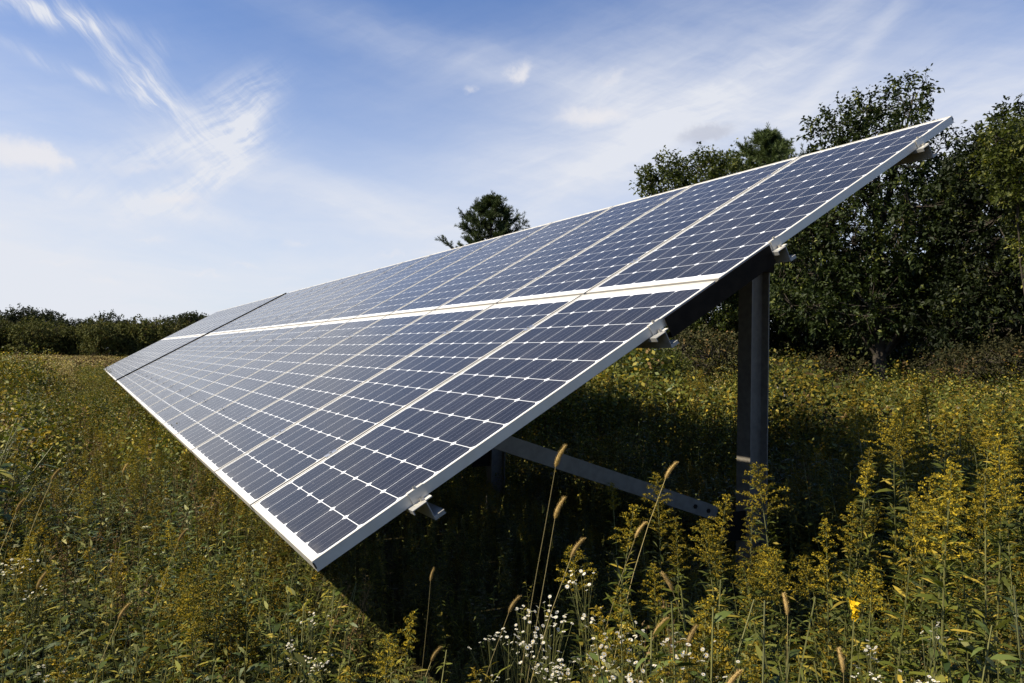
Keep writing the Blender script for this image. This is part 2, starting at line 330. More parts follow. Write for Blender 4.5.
def solar_table(u0, n, label, near):
    root = empty('solar_array', (O[0] + 1.9, O[1] + u0 + n * PITCH / 2, 0)); tag(root, label, 'solar array', 'ground mounted solar arrays in one row')
    base = np.array(root.location)
    def M(v): return PL(np.asarray(v, float) + np.array([u0, 0, 0])) - base
    def MW_(v): return np.asarray(v, float) - base
    for i in range(n):
        for r in (0, 1):
            p = PL([[u0 + i * PITCH, r * V2, 0]])[0] - base
            lo = link('solar_module', (lamA, lamB)[r], root); lo.location = p
            fo = link('module_frame', frame_me, lo)
    L = (n - 1) * PITCH + MW; t = .040
    for pv in PUR:                                   # Z purlins the length of the table
        A = Acc(); w = .0028
        zp = [(pv - .055, -t - .001), (pv + .002, -t - .001), (pv + .002, -t - .074), (pv + .055, -t - .074), (pv + .055, -t - .078), (pv + .055 - w, -t - .078), (pv + .055 - w, -t - .074 + w), (pv + .002 + w, -t - .074 + w), (pv + .002 + w, -t - .001 - w), (pv + .002 + w, -t - .001 - w)]
        # as three thin plates, butted
        A.box((-.045, pv - .055, -t - .004), (L + .045, pv, -t - .001), M); A.box((-.045, pv, -t - .077), (L + .045, pv + .003, -t - .001), M)
        A.box((-.045, pv + .003, -t - .077), (L + .045, pv + .044, -t - .062), M); A.box((-.045, pv - .055, -t - .018), (L + .045, pv - .052, -t - .004), M); A.box((-.045, pv + .041, -t - .074), (L + .045, pv + .044, -t - .062), M)
        A.obj('purlin', M_purlin, root)
    # clamps (the ones of the near part; farther ones are under a pixel)
    for i in range(0, n + 1):
        if not near and i > 0: break
        for pv in PUR:
            me = end_me if i == 0 else clamp_me
            u = 0 if i == 0 else (i - 1) * PITCH + MW + (PITCH - MW) / 2
            if i == n: continue
            c = link('end_clamp' if i == 0 else 'mid_clamp', me, root); c.location = PL([[u0 + u, pv, 0]])[0] - base
    # supports
    ub = .667
    k_ = 0
    while ub < L:
        ud = ub
        A = Acc()                                    # rafter under the purlins
        z1 = -t - .092; dp = .15
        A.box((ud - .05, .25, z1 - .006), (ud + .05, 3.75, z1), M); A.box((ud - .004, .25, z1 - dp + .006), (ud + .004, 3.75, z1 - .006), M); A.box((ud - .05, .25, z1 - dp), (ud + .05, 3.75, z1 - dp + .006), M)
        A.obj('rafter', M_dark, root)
        # post, an I section: flanges face the sun side and the back
        y0 = O[1] + u0 + ud; xc = POST_N; hw = .05; hd = .066
        zt = O[2] + (xc - O[0]) / C_ * S_ - .30; A = Acc()
        for sx2 in (-1, 1): A.box((xc + sx2 * hd - .004, y0 - hw, -.3), (xc + sx2 * hd + .004, y0 + hw, zt), MW_)
        A.box((xc - hd + .004, y0 - .003, -.3), (xc + hd - .004, y0 + .003, zt), MW_)
        po = A.obj('post', M_galv, root)
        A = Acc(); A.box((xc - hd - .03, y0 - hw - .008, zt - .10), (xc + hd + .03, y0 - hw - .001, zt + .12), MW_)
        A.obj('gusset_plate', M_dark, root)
        for zz in (-.07,):
            A = Acc(); A.tube(MW_([[xc - .045, y0 - hw - .022, zt + zz], [xc - .045, y0 - hw - .006, zt + zz]]), .011, 6); A.cap(MW_(np.array([[xc - .045 + .011 * math.cos(a * math.pi / 3), y0 - hw - .022, zt + zz + .011 * math.sin(a * math.pi / 3)] for a in range(6)]))); A.obj('bolt', M_dark, root)
        # brace from near the post foot up to the low end of the rafter
        pa_ = np.array([1.46, y0, O[2] + .346]); pb_ = np.array([3.04, y0, O[2] - .176]); dv = (pb_ - pa_) / np.linalg.norm(pb_ - pa_); up_ = np.cross([0, 1, 0], dv)
        if up_[2] < 0: up_ = -up_
        def MB_(v): v = np.asarray(v, float); return pa_ + v[:, :1] * dv + v[:, 1:2] * np.array([0, 1, 0]) + v[:, 2:3] * up_ - base
        Lb = float(np.linalg.norm(pb_ - pa_)); A = Acc()
        A.box((0, -.03, -.039), (Lb, -.026, .039), MB_); A.box((0, -.026, .035), (Lb, .02, .039), MB_); A.box((0, -.026, -.039), (Lb, .02, -.035), MB_)
        br = A.obj('brace', M_brace, root)
        for q_ in (.07, .17):
            A = Acc(); A.tube(MB_([[Lb - q_, -.036, 0], [Lb - q_, -.029, 0]]), .012, 6); A.cap(MB_(np.array([[Lb - q_ + .012 * math.cos(a * math.pi / 3), -.036, .012 * math.sin(a * math.pi / 3)] for a in range(6)]))); A.obj('bolt', M_dark, br)
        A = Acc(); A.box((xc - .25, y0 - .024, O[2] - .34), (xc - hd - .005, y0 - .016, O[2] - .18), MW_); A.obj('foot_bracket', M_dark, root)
        ub += 3.05; k_ += 1
    # dark channel that closes the end of the table between the two middle purlins
    if near:
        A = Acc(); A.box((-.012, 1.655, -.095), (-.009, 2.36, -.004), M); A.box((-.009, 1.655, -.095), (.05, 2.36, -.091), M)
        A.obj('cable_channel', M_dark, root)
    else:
        A = Acc(); A.box((-.013, 0, -.13), (-.005, 2 * ML + VG, .014), M); A.obj('end_shade_strip', M_dark, root)  # added dark strip, stands in for the shade on the frame end faces
    return root
solar_table(0, 15, 'long blue solar array standing nearest, two rows of framed modules on a steel post', True)
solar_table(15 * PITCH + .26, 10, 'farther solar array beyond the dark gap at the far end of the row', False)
# ------------------------------------------------------------------ plant shapes
def unit(v): return v / (np.linalg.norm(v, axis=-1, keepdims=True) + 1e-9)
def leaves(A, base, d, ln, wd, tint, droop=.25, mi=0, fine=True, roll=.5):
    """leaf blades: base points, directions, lengths, widths; each bends down towards its tip"""
    base = np.asarray(base, float); n = len(base); d = unit(np.asarray(d, float)); ln = np.broadcast_to(ln, (n,))[:, None]; wd = np.broadcast_to(wd, (n,))[:, None]
    up = np.array([0, 0, 1.0]); side = unit(np.cross(d, up) + rng.normal(size=(n, 3)) * .02); nr = np.cross(side, d)
    ro = rng.normal(size=(n, 1)) * roll; side = side * np.cos(ro) + nr * np.sin(ro)
    dr = np.broadcast_to(droop, (n,))[:, None] * ln * (.6 + .8 * rng.random((n, 1)))
    if fine:
        m1 = base + d * ln * .35 - up * dr * .12; m2 = base + d * ln * .7 - up * dr * .5; tp = base + d * ln - up * dr
        V = np.stack([base, m1 + side * wd * .5, m1 - side * wd * .5, m2 + side * wd * .38, m2 - side * wd * .38, tp], 1)
        o = (np.arange(n) * 6)[:, None]
        A.add(V.reshape(-1, 3), o + np.array([1, 3, 4, 2]), np.repeat(tint, 6) if np.ndim(tint) else tint, mi)
        off = A.n - 6 * n
        for tri in ([0, 1, 2], [3, 5, 4]): A.f.append((o + np.array(tri) + off).astype(np.int32)); A.mi.append(np.full(n, mi, dtype=np.int32))
    else:
        mp = base + d * ln * .5 - up * dr * .2; tp = base + d * ln - up * dr
        V = np.stack([base, mp + side * wd * .5, tp, mp - side * wd * .5], 1); o = (np.arange(n) * 4)[:, None]
        A.add(V.reshape(-1, 3), o + np.array([0, 1, 2, 3]), np.repeat(tint, 4) if np.ndim(tint) else tint, mi)
def bits(A, c, size, tint, mi=0):
    """small randomly turned flakes: florets, bristles, far foliage"""
    n = len(c); a = unit(rng.normal(size=(n, 3))); b = unit(np.cross(a, rng.normal(size=(n, 3)))); s = np.broadcast_to(size, (n,))[:, None]
    V = np.stack([c - a * s, c - b * s * .6, c + a * s, c + b * s * .6], 1); o = (np.arange(n) * 4)[:, None]
    A.add(V.reshape(-1, 3), o + np.array([0, 1, 2, 3]), np.repeat(tint, 4) if np.ndim(tint) else tint, mi)
def sph(az_, el_): return np.stack([np.cos(az_) * np.cos(el_), np.sin(az_) * np.cos(el_), np.sin(el_)], -1)
def stem_curve(H, lean, n=7):
    t = np.linspace(0, 1, n); a = rng.random() * 6.28; return np.stack([np.cos(a) * lean * t ** 2, np.sin(a) * lean * t ** 2, H * t], 1) + np.stack([.006 * np.sin(t * 7 + a), .006 * np.cos(t * 6 + a), 0 * t], 1)
def on(curve, t):
    q = np.clip(np.asarray(t), 0, 1) * (len(curve) - 1); i = np.minimum(q.astype(int), len(curve) - 2); f = (q - i)[:, None]; return curve[i] * (1 - f) + curve[i + 1] * f

def goldenrod(H, lean, plume=.24, wide=.085, nb=24, nf=26, nl=46, fsz=.0036, dense=1.0):
    cv = stem_curve(H, lean); S, L_, P = Acc(), Acc(), Acc()
    S.tube(cv, np.linspace(.0042, .0016, len(cv)), 5, .5)
    t = np.linspace(.08, .86, nl) + rng.normal(size=nl) * .01; a = np.arange(nl) * 2.4 + rng.normal(size=nl) * .4
    ln = np.interp(t, [0, .4, .75, .9], [.07, .115, .085, .035]) * rng.uniform(.75, 1.2, nl)
    leaves(L_, on(cv, t), sph(a, rng.uniform(.15, .8, nl)), ln, ln * rng.uniform(.13, .19, nl), rng.random(nl), droop=rng.uniform(.1, .6, nl))
    # small axillary leaf tufts give the stem its bushy look
    m_ = nl * 2; t = rng.uniform(.3, .86, m_); a = rng.random(m_) * 6.28
    leaves(L_, on(cv, t) + sph(a, np.full(m_, .4)) * .012, sph(a, rng.uniform(.2, 1.1, m_)), rng.uniform(.018, .045, m_), rng.uniform(.005, .009, m_), rng.random(m_), fine=False)
    t0 = 1 - plume / H
    one = rng.random() * 6.28
    for i in range(nb):
        q = i / (nb - 1); tt = t0 + (1 - t0) * q; a = i * 2.4 + rng.normal() * .3
        bl = wide * (1 - q) ** .75 * rng.uniform(.7, 1.2) * (1 + .3 * math.cos(a - one)) + .012
        s = np.linspace(0, 1, 6); d = sph(np.array(a), np.array(0.0))
        pb = on(cv, [tt])[0] + np.outer(s * bl, d) + np.outer(bl * (.95 * s - .50 * s ** 2), [0, 0, 1])
        S.tube(pb, .0007, 3, .4)
        k2 = max(8, int(nf * 1.25 * dense * bl / wide + 8)); ss = rng.uniform(.12, 1.02, k2)
        c = on(pb, ss) + rng.normal(size=(k2, 3)) * np.array([.0034, .0034, .0028]) + np.array([0, 0, .003])
        bits(P, c, rng.uniform(.6, 1.3, k2) * fsz, np.clip(rng.normal(.5, .25, k2), 0, 1))
        kl = 2; leaves(L_, on(pb, rng.uniform(0, .6, kl)), sph(a + rng.normal(size=kl) * .6, rng.uniform(-.2, .6, kl)), rng.uniform(.015, .035, kl), .005, rng.random(kl), fine=False)
    return S, L_, P
def leafy(H, n_st, nl, lmin, lmax, asp, spread, fine=True, top=None):
    A = Acc()
    for s in range(n_st):
        cv = stem_curve(H * rng.uniform(.75, 1.05), rng.uniform(.03, .12)); cv[:, :2] += rng.normal(size=2) * spread
        A.tube(cv, np.linspace(.0035, .0012, len(cv)), 4 if fine else 3, .5, mi=1)
        t = rng.uniform(.15, 1.0, nl); a = rng.random(nl) * 6.28; ln = rng.uniform(lmin, lmax, nl) * np.interp(t, [0, .6, 1], [.9, 1, .5])
        leaves(A, on(cv, t), sph(a, rng.uniform(-.1, 1.0, nl)), ln, ln * asp * rng.uniform(.8, 1.2, nl), rng.random(nl), droop=rng.uniform(.1, .7, nl), fine=fine)
        if top == 'gold':
            nb = 9
            for i in range(nb):
                q = i / (nb - 1); a1 = rng.random() * 6.28; bl = .06 * (1 - q) + .01; p0 = on(cv, [.82 + .18 * q])[0]; k2 = 16; s_ = rng.random(k2)
                c = p0 + np.outer(s_ * bl, sph(np.array(a1), np.array(.3))) + rng.normal(size=(k2, 3)) * .004; bits(A, c, .0052, rng.random(k2), 2)
        if top == 'white': aster_heads(A, cv, 7, 2, 3, .035)
        if top == 'brown':
            c = on(cv, rng.uniform(.7, 1, 60)) + rng.normal(size=(60, 3)) * .012; bits(A, c, .005, rng.random(60), 2)
    return A
def aster_heads(A, cv, n, mi_w, mi_y, spread, r=.0045):
    for i in range(n):
        c = cv[-1] + rng.normal(size=3) * [spread, spread, spread * .6]; tip = c; b = on(cv, [rng.uniform(.75, .95)])[0]
        A.tube(np.array([b, (b + tip) / 2 + [0, 0, -.004], tip]), .0006, 3, .4, mi=1)
        nr = unit(np.array([rng.normal() * .45 - .25, rng.normal() * .45, 1.0])); u = unit(np.cross(nr, [1, .2, 0])); w = np.cross(nr, u); m_ = 12
        a = np.arange(m_) * 2 * math.pi / m_; d = np.cos(a)[:, None] * u + np.sin(a)[:, None] * w; rr = r * rng.uniform(.8, 1.25); e = np.cross(nr, d) * rr * .20 * rng.uniform(.6, 1.3)
        V = np.stack([tip + d * rr * .15, tip + d * rr * .6 + e + nr * .001, tip + d * rr, tip + d * rr * .6 - e + nr * .001], 1)
        A.add(V.reshape(-1, 3), (np.arange(m_) * 4)[:, None] + np.array([0, 1, 2, 3]), .6, mi_w)
        V = tip + nr * .0012 + (np.cos(a)[:, None] * u + np.sin(a)[:, None] * w) * rr * .22; A.add(V, [list(range(m_))], .5, mi_y)
def grass(n, H, mi=0, wd=.004):
    A = Acc(); b = np.c_[rng.normal(size=(n, 2)) * .05, np.zeros(n)]; a = rng.random(n) * 6.28; ln = H * rng.uniform(.6, 1.1, n)
    leaves(A, b, sph(a, rng.uniform(1.05, 1.5, n)), ln, wd, rng.random(n), droop=rng.uniform(.05, .35, n), roll=1.5); return A
def foxtail(H, lean, hl=.060, hr=.0060):
    cv = stem_curve(H, lean, 9); S, Hd, Lf = Acc(), Acc(), Acc(); S.tube(cv, np.linspace(.0016, .0009, 9), 4, .6)
    d = unit(cv[-1] - cv[-2] + rng.normal(size=3) * .01); q = np.linspace(0, 1, 8); core = cv[-1] + np.outer(q * hl, d) + np.outer(q ** 2 * hl * .25, unit(np.array([d[0], d[1], 0]) + 1e-4))
    Hd.tube(core, hr * np.array([.35, .75, .9, .95, .9, .8, .6, .2]), 8, .4)
    n = 420; t = rng.random(n); c = on(core, t); a = unit(np.cross(rng.normal(size=(n, 3)), d)); r_ = hr * np.interp(t, [0, .2, .8, 1], [.5, 1, .85, .3])[:, None]
    leaves(Hd, c + a * r_ * .6, a + d * .9, rng.uniform(.005, .010, n), .0009, rng.random(n), droop=0, fine=False)
    nl = 3; leaves(Lf, on(cv, [.15, .35, .55]), sph(rng.random(nl) * 6.28, np.full(nl, .9)), rng.uniform(.14, .22, nl), .006, rng.random(nl), droop=.6)
    return S, Hd, Lf

# ------------------------------------------------------------------ meadow: what nobody could count
def patch(n, size, H, mats_w, hv=.35, sz=(.03, .06)):
    """one square metre of distant meadow: leaf blades on a bumpy top"""
    A = Acc(); xy = rng.uniform(-size / 2, size / 2, (n, 2)); bump = .75 + .25 * np.sin(xy[:, 0] * 7 / size + rng.random() * 6) * np.cos(xy[:, 1] * 6 / size + rng.random() * 6)
    z = H * bump * np.clip(1 - np.abs(rng.normal(size=n)) * hv, .05, 1.15); mi = rng.choice(len(mats_w), n, p=np.array(mats_w) / sum(mats_w))
    for j in range(len(mats_w)):
        q = mi == j
        if q.sum(): leaves(A, np.c_[xy, z][q], sph(rng.random(q.sum()) * 6.28, rng.uniform(.1, 1.45, q.sum())), rng.uniform(*sz, q.sum()), rng.uniform(*sz, q.sum()) * .28, rng.random(q.sum()), fine=False, mi=j)
    k_ = int(n / 26)
    for _ in range(k_):
        c = np.array([*rng.uniform(-size / 2, size / 2, 2), 0]); q_ = 16; zz = rng.uniform(.75, 1.28) * H; mj = int(rng.choice(len(mats_w), p=np.array(mats_w) / sum(mats_w)))
        t_ = rng.random(q_); bits(A, c + np.c_[rng.normal(size=(q_, 2)) * (.02 + .03 * (1 - t_))[:, None] * size / .55, zz - t_ * .28 * H], sz[0] * .5, rng.random(q_), mj)
    return A
def proto_col(name, items):
    c = bpy.data.collections.new(name); names = []
    for i, (me) in enumerate(items):
        o = bpy.data.objects.new('%s_%02d' % (name, i), me); c.objects.link(o)
    return c
def scatter(name, pts, rot, scl, idx, coll, label, cat=None):
    me = bpy.data.meshes.new(name); me.vertices.add(len(pts)); me.vertices.foreach_set('co', np.asarray(pts, np.float32).ravel())
    a = me.attributes.new('rot', 'FLOAT_VECTOR', 'POINT'); a.data.foreach_set('vector', np.asarray(rot, np.float32).ravel())
    a = me.attributes.new('scl', 'FLOAT_VECTOR', 'POINT'); a.data.foreach_set('vector', np.asarray(scl, np.float32).ravel())
    a = me.attributes.new('idx', 'INT', 'POINT'); a.data.foreach_set('value', np.asarray(idx, np.int32)); me.update()
    o = link(name, me); tag(o, label, cat, None, 'stuff')
    g = bpy.data.node_groups.new(name, 'GeometryNodeTree'); g.interface.new_socket('Geometry', in_out='INPUT', socket_type='NodeSocketGeometry'); g.interface.new_socket('Geometry', in_out='OUTPUT', socket_type='NodeSocketGeometry')
    N = g.nodes.new; gi = N('NodeGroupInput'); go = N('NodeGroupOutput'); ci = N('GeometryNodeCollectionInfo'); ci.inputs['Collection'].default_value = coll; ci.inputs['Separate Children'].default_value = True; ci.inputs['Reset Children'].default_value = True
    ip = N('GeometryNodeInstanceOnPoints'); ip.inputs['Pick Instance'].default_value = True
    def na(n_, t):
        x = N('GeometryNodeInputNamedAttribute'); x.data_type = t; x.inputs['Name'].default_value = n_; return x.outputs[0]
    e2r = N('FunctionNodeEulerToRotation'); g.links.new(na('rot', 'FLOAT_VECTOR'), e2r.inputs[0])
    g.links.new(gi.outputs[0], ip.inputs['Points']); g.links.new(ci.outputs[0], ip.inputs['Instance']); g.links.new(na('idx', 'INT'), ip.inputs['Instance Index']); g.links.new(e2r.outputs[0], ip.inputs['Rotation']); g.links.new(na('scl', 'FLOAT_VECTOR'), ip.inputs['Scale'])
    g.links.new(ip.outputs[0], go.inputs[0]); md = o.modifiers.new('scatter', 'NODES'); md.node_group = g
    return o
FWD = math.atan2(-B[0, 2], -B[1, 2])       # heading of the view, measured from +Y towards +X
def wedge(n, r0, r1, half):
    r = np.sqrt(rng.uniform(r0 * r0, r1 * r1, n)); a = FWD + rng.uniform(-half, half, n); return np.stack([r * np.sin(a), r * np.cos(a)], 1)
def vnoise(p, s, seed):
    """smooth value noise for patches of one plant kind"""
    r_ = np.random.default_rng(seed); g = r_.random((64, 64)); q = p / s + 1000; i = np.floor(q).astype(int); f = q - i; f = f * f * (3 - 2 * f); a, b = i[:, 0] % 64, i[:, 1] % 64; a1, b1 = (a + 1) % 64, (b + 1) % 64
    return (g[a, b] * (1 - f[:, 0]) + g[a1, b] * f[:, 0]) * (1 - f[:, 1]) + (g[a, b1] * (1 - f[:, 0]) + g[a1, b1] * f[:, 0]) * f[:, 1]
def pixel_of(p):
    c = (np.asarray(p, float) - CAMP) @ B; return 512 + F * c[:, 0] / -c[:, 2], 341.5 - F * c[:, 1] / -c[:, 2], -c[:, 2]
def height_field(p):
    """how tall the growth is: about 0.8 m in the open, low and thin in the shade under the modules"""
    rl = np.clip((np.hypot(p[:, 0], p[:, 1]) - 3.5) / 3, 0, 1) * np.where(p[:, 0] > 1.5, 1.0, .35); h = .80 + .30 * (vnoise(p, .9, 5) - .5) + .62 * rl * (vnoise(p, 1.5, 15) - .45) + .26 * (vnoise(p, 3.2, 6) - .5) + .06 * rl; h = h * np.where(rng.random(len(p)) < .07, 1.2, 1.0)
    under = (p[:, 0] > .72) & (p[:, 0] < 3.6) & (p[:, 1] > 1.75)
    h = np.where(under, .42 + .1 * vnoise(p, .6, 9), h)
    h = np.where((p[:, 0] > 1.9) & (p[:, 0] < 3.6) & (p[:, 1] > 1.2) & (p[:, 1] <= 2.6), .62, h)
    qx, _, qd = pixel_of(np.c_[p, np.full(len(p), .5)]); h = np.where((qx > 385) & (qx < 492) & (qd < 2.7), np.minimum(h, .50), h); h = np.where((qx >= 492) & (qx < 610) & (qd < 2.6), np.minimum(h, .66), h)
    low = (p[:, 0] <= .72) & (p[:, 0] > -.5); h = np.where(low, np.minimum(h, np.where(p[:, 1] < 3.2, .74, .73)), h)
    return h
near = [leafy(.8, 4, 58, .045, .085, .21, .05).mesh('weed_clump_a', [L_weed, L_gstem]), leafy(.8, 4, 52, .04, .07, .18, .06).mesh('weed_clump_b', [L_gleaf, L_gstem]),
        leafy(.8, 3, 42, .06, .10, .24, .05).mesh('weed_clump_c', [L_weed2, L_gstem]), leafy(.8, 4, 26, .05, .09, .17, .06, top='gold').mesh('weed_clump_d', [L_gleaf, L_gstem, L_gold]),
        leafy(.8, 4, 26, .05, .085, .17, .06, top='gold').mesh('weed_clump_e', [L_weed, L_gstem, L_gold]), leafy(.8, 4, 24, .03, .05, .16, .06, top='white').mesh('weed_clump_f', [L_weed, L_gstem, L_white, L_yel]),
        leafy(.85, 4, 14, .04, .07, .15, .06, top='brown').mesh('weed_clump_g', [L_brown, L_brown, L_brown]), grass(70, .8).mesh('weed_clump_h', [L_straw]), grass(70, .75).mesh('weed_clump_i', [L_weed])]
def rod_clump(n):
    A = Acc()
    for i in range(n):
        off = np.r_[rng.normal(size=2) * .09, 0]; sc = rng.uniform(.62, .84)
        for mi_, X in zip((1, 0, 2), goldenrod(1.15, .07, rng.uniform(.18, .27), rng.uniform(.05, .085), 22, 22, 34, .0052)):
            for v, t_ in zip(X.v, X.t): A.v.append((v * sc + off).astype(np.float32)); A.t.append(t_)
            for f in X.f: A.f.append(f + A.n); A.mi.append(np.full(len(f), mi_, dtype=np.int32))
            A.n += X.n
    return A
near += [rod_clump(3).mesh('weed_clump_j', [L_gleaf, L_gstem, L_gold])]
near_c = proto_col('near_growth', near)
def pick(p, table, seed):
    """table: list of (index, weight, patchiness)"""
    w = np.stack([wt * np.exp(pt * (vnoise(p, 1.6 if seed < 50 else 7.0, seed + i) - .5) * 2.4) for i, (ix, wt, pt) in enumerate(table)], 1); w /= w.sum(1, keepdims=True)
    c = w.cumsum(1); u = rng.random((len(p), 1)); return np.array([t[0] for t in table])[(u > c).sum(1).clip(0, len(table) - 1)]
def field(name, pts, h, Hp, wid, idx, coll, label):
    n = len(pts); z = np.array([hgt(a, b) for a, b in pts]); rot = np.c_[rng.normal(size=(n, 2)) * .10, rng.random(n) * 6.28]
    s = (h / Hp) * rng.uniform(.82, 1.12, n); scl = np.c_[s * wid, s * wid, s]; return scatter(name, np.c_[pts, z], rot, scl, idx, coll, label)
p = np.concatenate([wedge(2200, 1.3, 3.2, 1.05), wedge(3600, 3.0, 6.5, .85), wedge(5200, 6.3, 13.5, .82), wedge(6500, 13.3, 22, .8)])
q = np.array([rng.uniform(-1.6, .6, 500), rng.uniform(.2, 2.8, 500)]).T; q = q[np.hypot(q[:, 0], q[:, 1]) > 1.3]; p = np.concatenate([p, q])
px_, py_, dd = pixel_of(np.c_[p, np.full(len(p), .5)])
thin = (p[:, 0] > .85) & (p[:, 0] < 2.7) & (p[:, 1] > 1.7) & (rng.random(len(p)) > .35)
p = p[~thin]
leftside = p[:, 0] < .7; rr_ = np.hypot(p[:, 0], p[:, 1])
i1 = pick(p, [(0, 1.3, .8), (1, 1.0, .8), (2, 1.2, 1.0), (3, .14, 2.0), (4, .10, 2.0), (9, .22, 1.6), (5, .03, 1.2), (6, .26, 1.4), (7, .42, 1.4), (8, .30, .8)], 11)
i2 = pick(p, [(0, 1.3, .8), (1, 1.4, .6), (2, .8, 1.0), (3, .2, .8), (4, .15, .8), (9, .9, .8), (5, .02, 1.4), (6, .2, .8), (7, .015, .8), (8, .3, .8)], 31)
i3 = pick(p, [(0, 1.5, .8), (1, 1.5, .8), (2, 1.6, 1.0), (6, .16, 1.0), (7, .06, .8), (8, .35, .8), (3, .10, 2), (9, .08, 1)], 31)
sw = (rr_ < 3.6) & (rng.random(len(p)) < .93); i1 = np.where(sw, i3, i1); i2 = np.where(sw, i3, i2)
qx, _, qd = pixel_of(np.c_[p, np.full(len(p), .8)]); u_ = rng.random(len(p)); i1 = np.where((qx < 50) & (qd > 4.5) & (qd < 12) & (u_ < .46), np.where(u_ < .22, 5, 7), i1); i1 = np.where((rr_ > 15) & (u_ > .3), np.where(u_ > .68, 6, 7), i1); i1 = np.where((qx > 55) & (qx < 112) & (qd > 7) & (u_ < .4), np.where(u_ < .25, 7, 6), i1)
field('meadow_growth', p, height_field(p), .8, rng.uniform(.9, 1.25, len(p)), np.where(leftside, i1, i2), near_c, 'dense green weeds and grasses covering the ground round the nearest modules')
mid = [patch(700, .55, .85, [4, 2, .9, .25], sz=(.03, .075)).mesh('growth_patch_a', [L_weed, L_gleaf, L_gold, L_brown]), patch(700, .55, .85, [3, 2.5, 2.2, .8], sz=(.025, .06)).mesh('growth_patch_b', [L_weed, L_gleaf, L_gold, L_brown]),
       patch(700, .55, .85, [4, 1.5, 1.3, 1.2], sz=(.018, .042)).mesh('growth_patch_c', [L_weed, L_gleaf, L_white, L_straw]), patch(700, .55, .85, [1.5, 3.4, .8, 2.2], sz=(.025, .06)).mesh('growth_patch_d', [L_weed, L_straw, L_gold, L_brown]),
       patch(700, .55, .85, [2, 5, .6, .3], sz=(.04, .09)).mesh('growth_patch_e', [L_weed2, L_weed, L_gold, L_brown])]
mid_c = proto_col('mid_growth', mid)
p = np.concatenate([wedge(1000, 6.5, 14, .85), wedge(2000, 14, 21, .8), wedge(11000, 20, 30, .8)])
wh = vnoise(p, 3.5, 71); lf = p[:, 0] < -.3
i1 = pick(p, [(0, 1.2, .8), (1, .8, 1.0), (2, .5, 1.4), (3, .45, 1.0), (4, .6, .8)], 52); px_, _, _ = pixel_of(np.c_[p, np.full(len(p), .8)])
r_ = np.hypot(p[:, 0], p[:, 1]);  i1 = np.where((px_ > 62) & (px_ < 105) & (r_ > 9) & (rng.random(len(p)) < .4), 3, i1)
i1 = np.where((r_ > 19) & (rng.random(len(p)) < .7), 3, i1)
i2 = pick(p, [(0, 1.0, .8), (1, 2.6, .8), (3, .02, .9), (4, .4, .8)], 62)
field('meadow_middle_growth', p, height_field(p), .85, 1.15 + 0 * p[:, 0], np.where(lf, i1, i2), mid_c, 'goldenrods, asters and dry weeds of the meadow in the middle distance')
farp = [patch(700, 1.5, .75, [3, .12, 2.4, 1.0], sz=(.06, .12)).mesh('far_patch_a', [L_weed, L_straw, L_gleaf, L_brown]), patch(700, 1.5, .75, [.4, 3.4, .4, 3.0], sz=(.06, .13)).mesh('far_patch_b', [L_weed, L_straw, L_gleaf, L_brown]), patch(700, 1.5, .75, [2, .1, 3, .5], sz=(.06, .12)).mesh('far_patch_c', [L_weed, L_straw, L_gold, L_brown])]
far_c = proto_col('far_growth', farp)
p = np.concatenate([wedge(6000, 27, 55, .78), wedge(14000, 50, 150, .78)]); r_ = np.hypot(p[:, 0], p[:, 1])
i1 = np.where(rng.random(len(p)) < np.clip((r_ - 24) / 8, 0, .95), 1, pick(p, [(0, 1, 1), (1, 1.4, 1), (2, .8, 1)], 82))
i1 = np.where((p[:, 0] > 2.5) & (i1 == 1), np.where(rng.random(len(p)) < .5, 0, 2), i1)
field('meadow_far_growth', p, np.where(r_ > 60, .5, .75), .75, 1.1 + r_ * .004, i1, far_c, 'brownish green strip of meadow reaching to the far wood')

# ------------------------------------------------------------------ single plants that stand out
def at_tip(px, py, H):
    r = ray(px, py); d = (H - CAMP[2]) / r[2]; p = CAMP + r * d; return np.array([p[0], p[1], 0.0]), d
gold = [goldenrod(1.25, .05, .23, .072, 32, 40, 96), goldenrod(1.25, .09, .19, .058, 26, 34, 92), goldenrod(1.25, .04, .24, .052, 30, 34, 96), goldenrod(1.25, .12, .17, .085, 28, 42, 92), goldenrod(1.25, .07, .13, .036, 20, 28, 96), goldenrod(1.25, .16, .18, .055, 24, 30, 90)]
gold_me = [(s.mesh('stem', L_gstem), l.mesh('foliage', L_gleaf), f.mesh('flower_plume', L_gold2)) for s, l, f in gold]
def put_goldenrod(px, py, H, kd, label, group='goldenrods rising above the meadow', wide=1.0, base=None):
    b, d = at_tip(px, py, H) if base is None else (np.array(base), 0); s = H / 1.25
    g = gold[kd][0]; tip = g.v[0].reshape(-1, 5, 3)[-1].mean(0) * s; rz = rng.random() * 6.28; c_, s_ = math.cos(rz), math.sin(rz)
    b = b - (np.array([tip[0] * c_ - tip[1] * s_, tip[0] * s_ + tip[1] * c_, 0]) if base is None else 0)
    r = empty('goldenrod', (b[0], b[1], hgt(b[0], b[1])), rz); r.scale = (s * wide, s * wide, s); tag(r, label, 'goldenrod', group)
    for nm, me in zip(('stem', 'foliage', 'flower_plume'), gold_me[kd]): link(nm, me, r)
    return r
